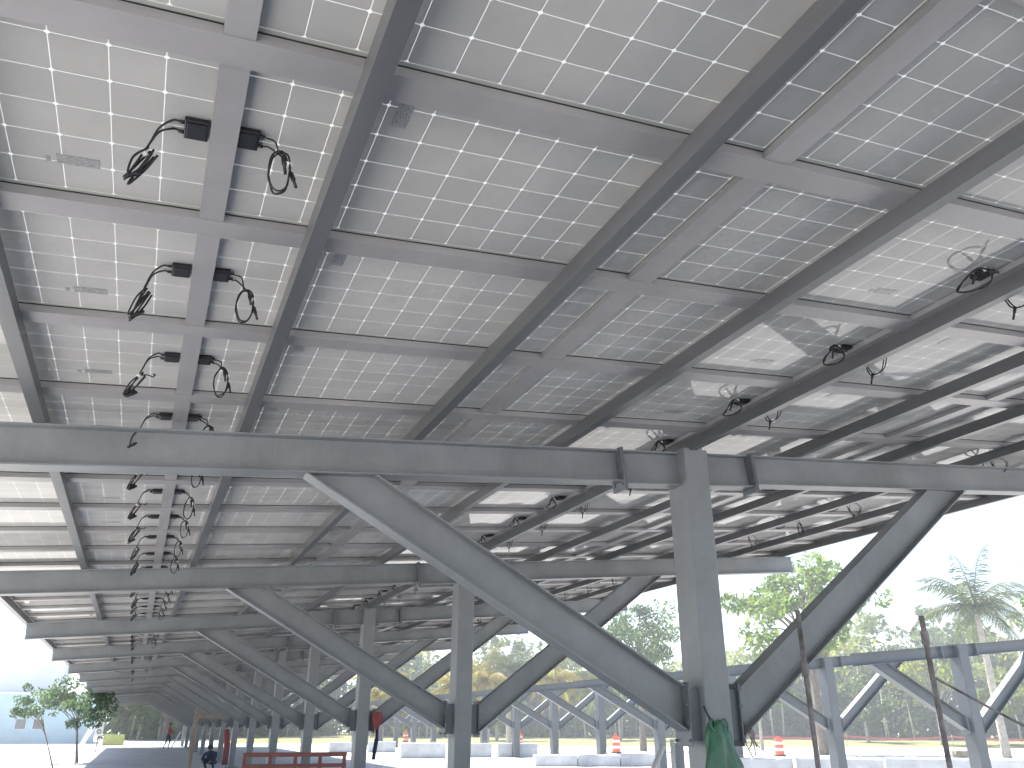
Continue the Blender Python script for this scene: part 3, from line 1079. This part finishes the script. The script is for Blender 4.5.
# crouching worker
J2 = [(0, 0, .32), (0, .08, .44), (0, .20, .60), (0, .27, .70), (0, .31, .76), (0, .33, .88),
      (.12, .04, .32), (.16, .38, .46), (.15, .16, .08), (.16, .30, .04),
      (-.12, .04, .32), (-.16, .38, .46), (-.15, .16, .08), (-.16, .30, .04),
      (.19, .2, .64), (.26, .34, .46), (.14, .52, .36), (.12, .58, .33),
      (-.19, .2, .64), (-.26, .34, .46), (-.14, .52, .36), (-.12, .58, .33)]
pm2 = person_mesh('person', J2, Ed, Ra, [M_NAVY, M_NAVY, M_SKIN], lambda c: 2 if (c.z > .73 or c.y > .5) else 0)
po2 = link('person', pm2, None, (3.0, 32.9, 0.004))
po2.rotation_euler = (0, 0, R(150))
tag(po2, 'person in navy work clothes crouching among the far columns', 'person')
head_bits(po2, (0, .33, .80), (0, 1, 0))

# ------------------------------------------------------------------ yard: concrete blocks, drums
BL = [  # x0,y0 -> x1,y1, height, depth, material, label
    ((13.47, 43.95), (15.77, 43.27), 0.76, 0.8, M_CONC, 'pale concrete block just left of the second column'),
    ((14.4, 54.7), (16.1, 54.2), 0.66, 0.8, M_CONC, 'farther concrete block peeping out behind the pale one near the third column'),
    ((17.5, 44.35), (18.75, 43.98), 0.72, 0.8, M_CONCD, 'short grey concrete block just right of the second column'),
    ((19.1, 43.89), (21.25, 43.26), 0.72, 0.8, M_CONCD, 'grey concrete block with the bare frame column standing behind it'),
    ((16.43, 33.23), (18.2, 32.66), 0.46, 0.9, M_CONC, 'low white concrete block, left end of the nearest line of blocks'),
    ((18.24, 32.64), (20.0, 32.05), 0.46, 0.9, M_CONC, 'low white concrete block, middle of the nearest line of blocks'),
    ((20.04, 32.03), (21.6, 31.5), 0.50, 0.9, M_CONCD, 'low grey concrete block, right end of the nearest line of blocks'),
    ((12.0, 55.4), (14.0, 54.85), 0.60, 0.8, M_CONC, 'far concrete block behind the left end of the third column'),
    ((19.2, 23.75), (20.9, 22.1), 0.62, 0.8, M_CONC, 'white concrete block behind the foot of the near column'),
    ((21.0, 22.0), (23.0, 20.1), 0.66, 0.8, M_CONCD, 'long grey concrete block behind the left pipe post'),
    ((23.05, 20.05), (24.9, 18.2), 0.70, 0.8, M_CONCD, 'long grey concrete block behind the right pipe post'),
    ((25.0, 18.1), (26.8, 16.1), 0.72, 0.8, M_CONC, 'pale concrete block at the lower right corner'),
]
for (a, c, h, dp, m, lab) in BL:
    a, c = Vector((*a, 0)), Vector((*c, 0))
    dvec = c - a
    L_ = dvec.length
    ang = math.atan2(dvec.y, dvec.x)
    b = MB()
    # slightly battered sides, small chamfer at the top
    pr = [(0, 0.0), (0, 0.07), (0.03, h - 0.04), (0.06, h), (dp - 0.06, h), (dp - 0.03, h - 0.04), (dp, 0.07), (dp, 0)]
    b.extrude(pr, (0, 0, 0), (L_, 0, 0), (0, 1, 0), (0, 0, 1))
    o = b.build('concrete_block', m, None, (a.x, a.y, 0.0))
    o.rotation_euler = (0, 0, ang)
    tag(o, lab, 'concrete block', 'concrete blocks in the yard')
    for q in (0.25, 0.75):
        b = MB()
        b.tube(spline([(L_ * q - 0.1, dp / 2, h - 0.02), (L_ * q - 0.09, dp / 2, h + 0.07), (L_ * q + 0.09, dp / 2, h + 0.07), (L_ * q + 0.1, dp / 2, h - 0.02)], 4), 0.012, 6)
        b.build('lifting_loop', M_RUST, o)


def drum(x, y, label):
    root = empty('traffic_drum', (x, y, 0))
    tag(root, label, 'traffic drum', 'orange and white traffic drums in the yard')
    MB().lathe([(0.34, 0), (0.36, 0.02), (0.36, 0.08), (0.30, 0.10)], (0, 0, 0), 18).build('base', M_RUBBER, root)
    b = MB()
    z = 0.10
    for i, (r0, r1, hh, mi) in enumerate(((.285, .275, .20, 0), (.275, .27, .16, 1), (.265, .255, .20, 0), (.255, .25, .15, 1), (.245, .225, .20, 0))):
        b.lathe([(r0, z + 0.002), (r1, z + hh)], (0, 0, 0), 18, mi)
        z += hh
    b.build('barrel', [M_ORANGE, M_WHITEP], root)
    b = MB()
    b.tube(spline([(-0.1, 0, z), (-0.09, 0, z + 0.09), (0.09, 0, z + 0.09), (0.1, 0, z)], 4), 0.02, 6)
    b.build('handle', M_ORANGE, root)
    return root


drum(36.2, 40.7, 'orange and white traffic drum right of the near column')
drum(29.4, 48.5, 'orange and white traffic drum behind the nearest line of blocks')
drum(32.9, 71.9, 'orange and white traffic drum right of the second column')
drum(25.2, 82.6, 'orange and white traffic drum between the second and third columns')
drum(14.2, 76.0, 'orange and white traffic drum seen above the red rail fence')

# barrier tape at the right and a straw mat on the grass edge
tp = empty('barrier_tape', (66, 52, 0))
tag(tp, 'red barrier tape strung on thin stakes before the wood', 'barrier tape')
pts = [(51, 62), (58, 57.5), (65, 52.5), (72, 47), (79, 41)]
b = MB()
for i in range(4):
    (xa, ya), (xb, yb) = pts[i], pts[i + 1]
    for k in range(6):
        t0, t1 = k / 6, (k + 1) / 6
        s0, s1 = 0.85 - 0.2 * math.sin(PI * t0), 0.85 - 0.2 * math.sin(PI * t1)
        P = lambda t, z: (xa + (xb - xa) * t - 66, ya + (yb - ya) * t - 52, z)
        b.add([P(t0, s0), P(t1, s1), P(t1, s1 + .16), P(t0, s0 + .16)], [(0, 1, 2, 3)])
b.build('tape', M_RED, tp)
for x, y in pts:
    MB().tube([(x - 66, y - 52, 0), (x - 66, y - 52, 1.1)], 0.03, 6).build('stake', M_RUST, tp)
b = MB()
b.box((46.5, 36.2, 0.18), (1.5, 1.0, 0.36), Matrix.Rotation(R(-35), 3, 'Z'), bev=0.12)
tag(b.build('straw_bale', M_STRAW), 'small straw coloured bale on the far edge of the yard', 'bale')


# ------------------------------------------------------------------ trees
def leaf_cloud(b, c, rad, n, size, rnd, mi=0, flat=0.8):
    c = Vector(c)
    for _ in range(n):
        while True:
            p = Vector((rnd.uniform(-1, 1), rnd.uniform(-1, 1), rnd.uniform(-1, 1)))
            if 0.12 < p.length < 1:
                break
        p = c + Vector((p.x * rad, p.y * rad, p.z * rad * flat))
        nrm = Vector((rnd.gauss(0, 1), rnd.gauss(0, 1), rnd.gauss(0.5, 1))).normalized()
        a = nrm.orthogonal().normalized()
        a.rotate(Quaternion(nrm, rnd.uniform(0, 2 * PI)))
        bb = nrm.cross(a)
        s = size * rnd.uniform(0.6, 1.3)
        dr = nrm * (s * rnd.uniform(-.2, .2))
        b.add([p - a * s, p - bb * s * 0.45, p + a * s + dr, p + bb * s * 0.45], [(0, 1, 2, 3)], mi)


def tree(x, y, h, crown_r, label, seed, leaf=M_LEAF, bark=M_BARK, trunk_r=0.2, first=0.35, nclump=26, nleaf=130, lsize=0.16, lean=(0, 0), group=None, cx=(0, 0), flatten=0.8, name='broadleaf_tree', spread=0.42):
    rnd = random.Random(seed)
    root = empty(name, (x, y, 0))
    tag(root, label, 'tree', group)
    tb, cb = MB(), MB()
    top = Vector((lean[0], lean[1], h * 0.72))
    trunk = spline([(0, 0, 0), (lean[0] * .25 + rnd.uniform(-.1, .1), lean[1] * .25, h * .25), (lean[0] * .6 + rnd.uniform(-.15, .15), lean[1] * .6, h * .5), top], 5)
    tb.tube(trunk, [trunk_r * (1.15 - 0.95 * i / (len(trunk) - 1)) for i in range(len(trunk))], 9)
    cc = Vector((lean[0] + cx[0], lean[1] + cx[1], h - crown_r * flatten))
    for i in range(nclump):
        t = rnd.uniform(first, 1.0)
        st = trunk[min(len(trunk) - 1, int(t * (len(trunk) - 1)))]
        while True:
            p = Vector((rnd.uniform(-1, 1), rnd.uniform(-1, 1), rnd.uniform(-1, 1)))
            if 0.25 < p.length < 1:
                break
        e = cc + Vector((p.x * crown_r, p.y * crown_r, p.z * crown_r * flatten))
        mid = (st + e) / 2 + Vector((rnd.uniform(-.2, .2), rnd.uniform(-.2, .2), 0.12 * crown_r))
        r0 = trunk_r * 0.36
        lm = spline([st, mid, e], 4)
        tb.tube(lm, [r0 * (1 - 0.85 * q / (len(lm) - 1)) for q in range(len(lm))], 5)
        for q in range(3):
            e2 = e + Vector((rnd.gauss(0, 1), rnd.gauss(0, 1), rnd.gauss(0, .7))) * crown_r * 0.16
            tb.tube([lm[-3], e2], [r0 * .3, r0 * .08], 4)
        leaf_cloud(cb, e, crown_r * spread * rnd.uniform(.55, 1.1), int(nleaf * rnd.uniform(.6, 1.3)), lsize, rnd, 0, 0.7)
    tb.build('trunk', bark, root)
    cb.build('crown', leaf, root)
    return root


def palm(x, y, h, fl, label, seed, leaf=M_PALM, nf=20, lean=(0, 0), group=None, droop=1.0):
    rnd = random.Random(seed)
    root = empty('palm_tree', (x, y, 0))
    tag(root, label, 'palm tree', group)
    tb = MB()
    top = Vector((lean[0], lean[1], h))
    pts = spline([(0, 0, 0), (lean[0] * .15, lean[1] * .15, h * .35), (lean[0] * .55, lean[1] * .55, h * .72), top], 5)
    tb.tube(pts, [0.21 * (1.25 - 0.55 * i / (len(pts) - 1)) for i in range(len(pts))], 9)
    tb.build('trunk', M_PALEBARK, root)
    cb = MB()
    cb.tube([top - Vector((0, 0, .5)), top, top + Vector((0, 0, .5))], [0.16, 0.3, 0.1], 8)
    for i in range(nf):
        az = 2 * PI * i / nf * 2.4 + rnd.uniform(-.25, .25)
        el = R(78) - (i / nf) * R(103) + rnd.uniform(-.12, .12)
        d = Vector((math.cos(az), math.sin(az), 0))
        L_ = fl * rnd.uniform(.85, 1.1)
        p, dirv = top.copy(), (d * math.cos(el) + Vector((0, 0, math.sin(el)))).normalized()
        rach = [p.copy()]
        ns = 14
        for k in range(ns):
            dirv = (dirv + Vector((0, 0, -0.085 * droop * (1 + k * 0.10)))).normalized()
            p = p + dirv * L_ / ns
            rach.append(p.copy())
        cb.tube(rach, [0.035 * (1 - 0.85 * k / ns) for k in range(ns + 1)], 4)
        for k in range(1, ns + 1):
            tdir = (rach[k] - rach[k - 1]).normalized()
            side = tdir.cross(Vector((0, 0, 1)))
            side = side.normalized() if side.length > .05 else d.cross(Vector((0, 0, 1)))
            ll = fl * 0.27 * math.sin(PI * min(1, 0.18 + 0.82 * k / ns) ** 0.9) + 0.08
            for sub in range(4):
                base = rach[k - 1].lerp(rach[k], sub / 4)
                for s in (-1, 1):
                    dv = (side * s * 0.8 + tdir * 0.75 + Vector((0, 0, -0.55 - rnd.uniform(0, .6)))).normalized()
                    tip = base + dv * ll * rnd.uniform(.8, 1.1)
                    wv = tdir * 0.024
                    md = base.lerp(tip, .5) + Vector((0, 0, .03))
                    cb.add([base - wv, base + wv, md + wv * 1.1, tip, md - wv * 1.1], [(0, 1, 2, 3, 4)], 0)
    cb.build('crown', leaf, root)
    return root


tree(40.9, 42.0, 13.2, 5.0, 'big leafy tree right of the near column, above the right brace', 3, nclump=34, nleaf=170, lsize=0.25, trunk_r=0.3, first=0.45, spread=0.29, flatten=0.78)
tree(34.4, 53.2, 10.6, 3.6, 'leafy bluish green tree just left of the near column', 5, leaf=M_LEAFB, nclump=34, nleaf=130, lsize=0.18, trunk_r=0.24, first=0.35, spread=0.34)
tree(47.8, 27.6, 12.2, 2.9, 'slender tall tree at the right edge beyond the palm', 8, nclump=28, nleaf=130, lsize=0.18, trunk_r=0.2, spread=0.4, flatten=1.1)
tree(44.6, 52.5, 6.6, 2.6, 'small pale green tree low behind the foot of the near right brace', 11, leaf=M_LEAFB, nclump=22, nleaf=110, lsize=0.16, trunk_r=0.12, bark=M_PALEBARK)
palm(47.8, 34.5, 8.7, 4.9, 'tall coconut palm against the sky at the right', 21, nf=17, droop=0.95, lean=(0.3, 0.2))
PG = 'palms before the wood'
palm(25.2, 68.7, 4.7, 4.2, 'backlit yellow palm just left of the second column', 22, M_PALMY, 20, group=PG, droop=1.3)
palm(28.6, 69.4, 5.4, 4.3, 'backlit yellow drooping palm just right of the second column', 23, M_PALMY, 22, group=PG, droop=1.4)
palm(31.6, 71.5, 6.6, 4.5, 'tall green palm rising behind the backlit yellow ones', 24, M_PALM, 20, group=PG, droop=0.9)
palm(34.6, 68.0, 5.6, 4.0, 'backlit yellow palm above the second right brace', 25, M_PALMY, 22, group=PG, droop=1.1)
palm(20.5, 74.5, 4.2, 4.2, 'backlit yellow low palm between the second and third columns', 26, M_PALMY, 20, group=PG, droop=1.3)
palm(38.5, 66.5, 5.0, 3.6, 'green palm left of the bluish tree', 27, M_PALM, 20, group=PG)
tree(-2.0, 43.0, 3.65, 1.5, 'small street tree at the left edge of the roof shade', 31, leaf=M_LEAFB, nclump=26, nleaf=110, lsize=0.10, trunk_r=0.06, lean=(-0.3, 0), first=0.5, cx=(-0.05, 0), flatten=0.75)
tree(-2.35, 35.0, 3.0, 0.8, 'thin leaning sapling at the lower left', 32, leaf=M_LEAFB, nclump=12, nleaf=60, lsize=0.08, trunk_r=0.03, lean=(-0.9, 0), first=0.5, cx=(-0.4, 0))

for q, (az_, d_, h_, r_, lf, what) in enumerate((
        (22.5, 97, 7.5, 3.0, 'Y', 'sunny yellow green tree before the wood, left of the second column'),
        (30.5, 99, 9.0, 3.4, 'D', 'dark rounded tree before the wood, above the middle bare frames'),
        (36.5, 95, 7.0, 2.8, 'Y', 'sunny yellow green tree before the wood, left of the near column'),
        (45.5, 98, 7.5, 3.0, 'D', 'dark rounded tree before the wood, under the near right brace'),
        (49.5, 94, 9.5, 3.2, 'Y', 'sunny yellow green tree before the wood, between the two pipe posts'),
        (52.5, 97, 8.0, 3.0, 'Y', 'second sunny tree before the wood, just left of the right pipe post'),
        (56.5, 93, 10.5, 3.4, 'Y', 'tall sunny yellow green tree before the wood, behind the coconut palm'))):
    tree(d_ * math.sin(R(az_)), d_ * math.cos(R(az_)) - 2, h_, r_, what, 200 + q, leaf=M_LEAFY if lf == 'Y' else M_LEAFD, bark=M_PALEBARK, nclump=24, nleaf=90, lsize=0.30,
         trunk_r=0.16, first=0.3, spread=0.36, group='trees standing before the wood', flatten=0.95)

# the wood behind: one mass of foliage with pale stems
rnd = random.Random(90)
fb = MB()
for i in range(330):
    a = R(rnd.uniform(-1, 82))
    d = rnd.uniform(108, 130)
    hh = rnd.uniform(9.5, 16.0) * (0.85 + 0.25 * math.sin(a * 13) * math.sin(a * 5 + 1))
    x, y = d * math.sin(a), d * math.cos(a) - 2
    fb.tube([(x, y, 0), (x + rnd.uniform(-.5, .5), y, hh * .5), (x + rnd.uniform(-1, 1), y, hh * .85)], [0.16, 0.12, 0.05], 5, mi=1)
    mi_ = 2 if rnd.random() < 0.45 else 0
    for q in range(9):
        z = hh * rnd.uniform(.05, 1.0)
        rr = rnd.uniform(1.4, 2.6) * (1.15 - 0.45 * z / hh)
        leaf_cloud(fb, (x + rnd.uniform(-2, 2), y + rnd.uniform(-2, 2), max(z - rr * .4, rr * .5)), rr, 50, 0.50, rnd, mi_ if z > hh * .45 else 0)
for i in range(45):                    # bright stems at the wood's edge
    a = R(rnd.uniform(14, 82))
    d = rnd.uniform(104, 108)
    x, y = d * math.sin(a), d * math.cos(a) - 2
    hh = rnd.uniform(4, 8)
    fb.tube([(x, y, 0), (x + rnd.uniform(-.4, .4), y, hh * .5), (x + rnd.uniform(-.9, .9), y, hh)], [0.11, 0.09, 0.04], 5, mi=1)
tag(fb.build('wood', [M_LEAFD, M_PALEBARK, M_LEAFY]), 'dense dark green wood closing the view beyond the yard', 'wood', None, 'stuff')

# ------------------------------------------------------------------ left background
bo = empty('building', (-17.5, 92, 0))
tag(bo, 'pale cyan building with a white upper storey at the far left', 'building')
b = MB()
b.box((0.6, 0, 2.05), (27.2, 9, 4.1))
b.build('wall', M_CYAN, bo)
b = MB()
b.box((0.6, 0, 4.17), (27.6, 9.4, 0.16), bev=0.02)
b.build('cornice', M_WHITEW, bo)
b = MB()
b.box((7.2, 7.5, 4.8), (6.4, 8.0, 9.6))
b.build('upper_storey', M_WHITEW, bo)
b = MB()
b.box((7.2, 7.5, 9.68), (6.7, 8.3, 0.22), bev=0.02)
b.build('parapet', M_WHITEW, bo)
for x in (8.35, 9.75):
    b = MB()
    b.box((x, -4.52, 1.62), (0.92, 0.08, 0.92))
    w_ = b.build('window', M_WHITEW, bo)
    b = MB()
    b.box((x, -4.565, 1.62), (0.8, 0.02, 0.8))
    b.build('pane', M_PANE, w_)

so = empty('road_sign', (-1.80, 59.0, 0))
tag(so, 'white rectangular road sign on a thin pole at the far left', 'road sign')
MB().tube([(0, 0, 0), (0, 0, 1.65)], 0.03, 8).build('pole', M_GALV, so)
pb = MB()
pb.box((0, -0.045, 1.33), (0.46, 0.02, 0.78), bev=0.004)
pbo = pb.build('sign_board', M_WHITEP, so)
b = MB()
ring = [(0.115 * math.cos(2 * PI * k / 16), -0.062, 1.20 + 0.115 * math.sin(2 * PI * k / 16)) for k in range(17)]
b.tube(ring, 0.02, 6, cap=False)
b.box((0, -0.060, 1.20), (0.03, 0.008, 0.16))
b.add([(-0.13, -0.060, 1.50), (0.05, -0.060, 1.50), (0.05, -0.060, 1.45), (0.15, -0.060, 1.54), (0.05, -0.060, 1.63), (0.05, -0.060, 1.58), (-0.13, -0.060, 1.58)], [(0, 1, 2, 3, 4, 5, 6)])
b.build('symbol', M_BLACK, pbo)
b = MB()
b.box((-2.45, 59.2, 0.95), (0.30, 0.05, 1.3), Matrix.Rotation(R(22), 3, 'Y'), bev=0.004)
tag(b.build('plank', M_WHITEP), 'pale plank leaning left of the road sign', 'plank')
b = MB()
b.add([(-0.85, -0.3, 0), (0.85, -0.3, 0), (0.85, 0.3, 0), (-0.85, 0.3, 0), (-0.8, -0.08, 0.85), (0.8, -0.08, 0.85), (0.8, 0.08, 0.85), (-0.8, 0.08, 0.85)],
      [(3, 2, 1, 0), (4, 5, 6, 7), (0, 1, 5, 4), (1, 2, 6, 5), (2, 3, 7, 6), (3, 0, 4, 7)])
yb = tag(b.build('water_barrier', M_YELLOW, None, (-1.2, 80, 0.0)), 'yellow green plastic barrier on the far roadside', 'barrier')
# dark trees beyond the end of the roof
for (x, y, h, r_, sd, lab) in ((3.5, 104, 9.5, 4.6, 51, 'dark round tree beyond the far end of the roof'), (-1.0, 112, 8.0, 3.6, 52, 'dark tree left of the round one beyond the roof end'), (9.5, 110, 8.5, 4.0, 53, 'dark tree right of the round one beyond the roof end')):
    tree(x, y, h, r_, lab, sd, leaf=M_LEAFD, nclump=30, nleaf=120, lsize=0.30, trunk_r=0.25, group='dark trees beyond the roof end', first=0.3)

# ------------------------------------------------------------------ air
hm, hnt, hout = new_mat('hazy_air')
pv = hnt.nodes.new('ShaderNodeVolumePrincipled')
pv.inputs['Density'].default_value = HAZE
pv.inputs['Color'].default_value = (0.92, 0.965, 1.0, 1)
pv.inputs['Anisotropy'].default_value = 0.3
hnt.links.new(pv.outputs[0], hout.inputs['Volume'])
b = MB()
b.box((0, 350, 13.5), (1210, 1110, 29))
ho = b.build('haze', hm)
tag(ho, 'pale bright haze filling the air over the yard', None, None, 'stuff')

# ------------------------------------------------------------------ light, sky, camera
SUN = Vector((-0.13, 0.50, 0.86)).normalized()
el = math.asin(SUN.z)
az = math.atan2(SUN.x, SUN.y)
w = bpy.data.worlds.new('World')
sc.world = w
w.use_nodes = True
nt = w.node_tree
bg = nt.nodes['Background']
sky = nt.nodes.new('ShaderNodeTexSky')
sky.sky_type = 'NISHITA'
sky.sun_disc = False
sky.sun_elevation = el
sky.sun_rotation = az % (2 * PI)
sky.dust_density = 1.5
sky.air_density = 1.0
sky.ozone_density = 1.0
nt.links.new(sky.outputs[0], bg.inputs['Color'])
bg.inputs['Strength'].default_value = 0.085
ld = bpy.data.lights.new('sun', 'SUN')
ld.energy = 4.2
ld.angle = R(0.53)
ld.color = (1.0, 0.96, 0.90)
lo = bpy.data.objects.new('sun', ld)
COL.objects.link(lo)
lo.rotation_euler = SUN.to_track_quat('Z', 'Y').to_euler()
lo.location = (0, 0, 40)

cam = bpy.data.cameras.new('camera')
co = bpy.data.objects.new('camera', cam)
COL.objects.link(co)
cam.sensor_width = 36.0
cam.lens = 36.0 * 806.14 / 1024.0
cam.clip_start = 0.05
cam.clip_end = 4000
right = Vector((0.917, -0.398, 0.004))
down = Vector((0.159, 0.357, -0.921))
fwd = Vector((0.365, 0.845, 0.391)).normalized()
right = (right - fwd * fwd.dot(right)).normalized()
upv = right.cross(fwd)
Mc = Matrix((right, upv, -fwd)).transposed().to_4x4()
Mc.translation = Vector((0.04, -1.97, 1.6))
co.matrix_world = Mc
sc.camera = co

sc.view_settings.view_transform = 'Standard'
sc.view_settings.look = 'None'
sc.view_settings.exposure = 2.1
sc.view_settings.gamma = 1.0
sc.view_settings.use_curve_mapping = False
sc.cycles.use_denoising = True
sc.cycles.max_bounces = 10
sc.cycles.diffuse_bounces = 5
sc.cycles.glossy_bounces = 4
sc.cycles.transmission_bounces = 4
sc.cycles.transparent_max_bounces = 12
sc.cycles.sample_clamp_indirect = 6.0
sc.cycles.caustics_reflective = False
sc.cycles.caustics_refractive = False
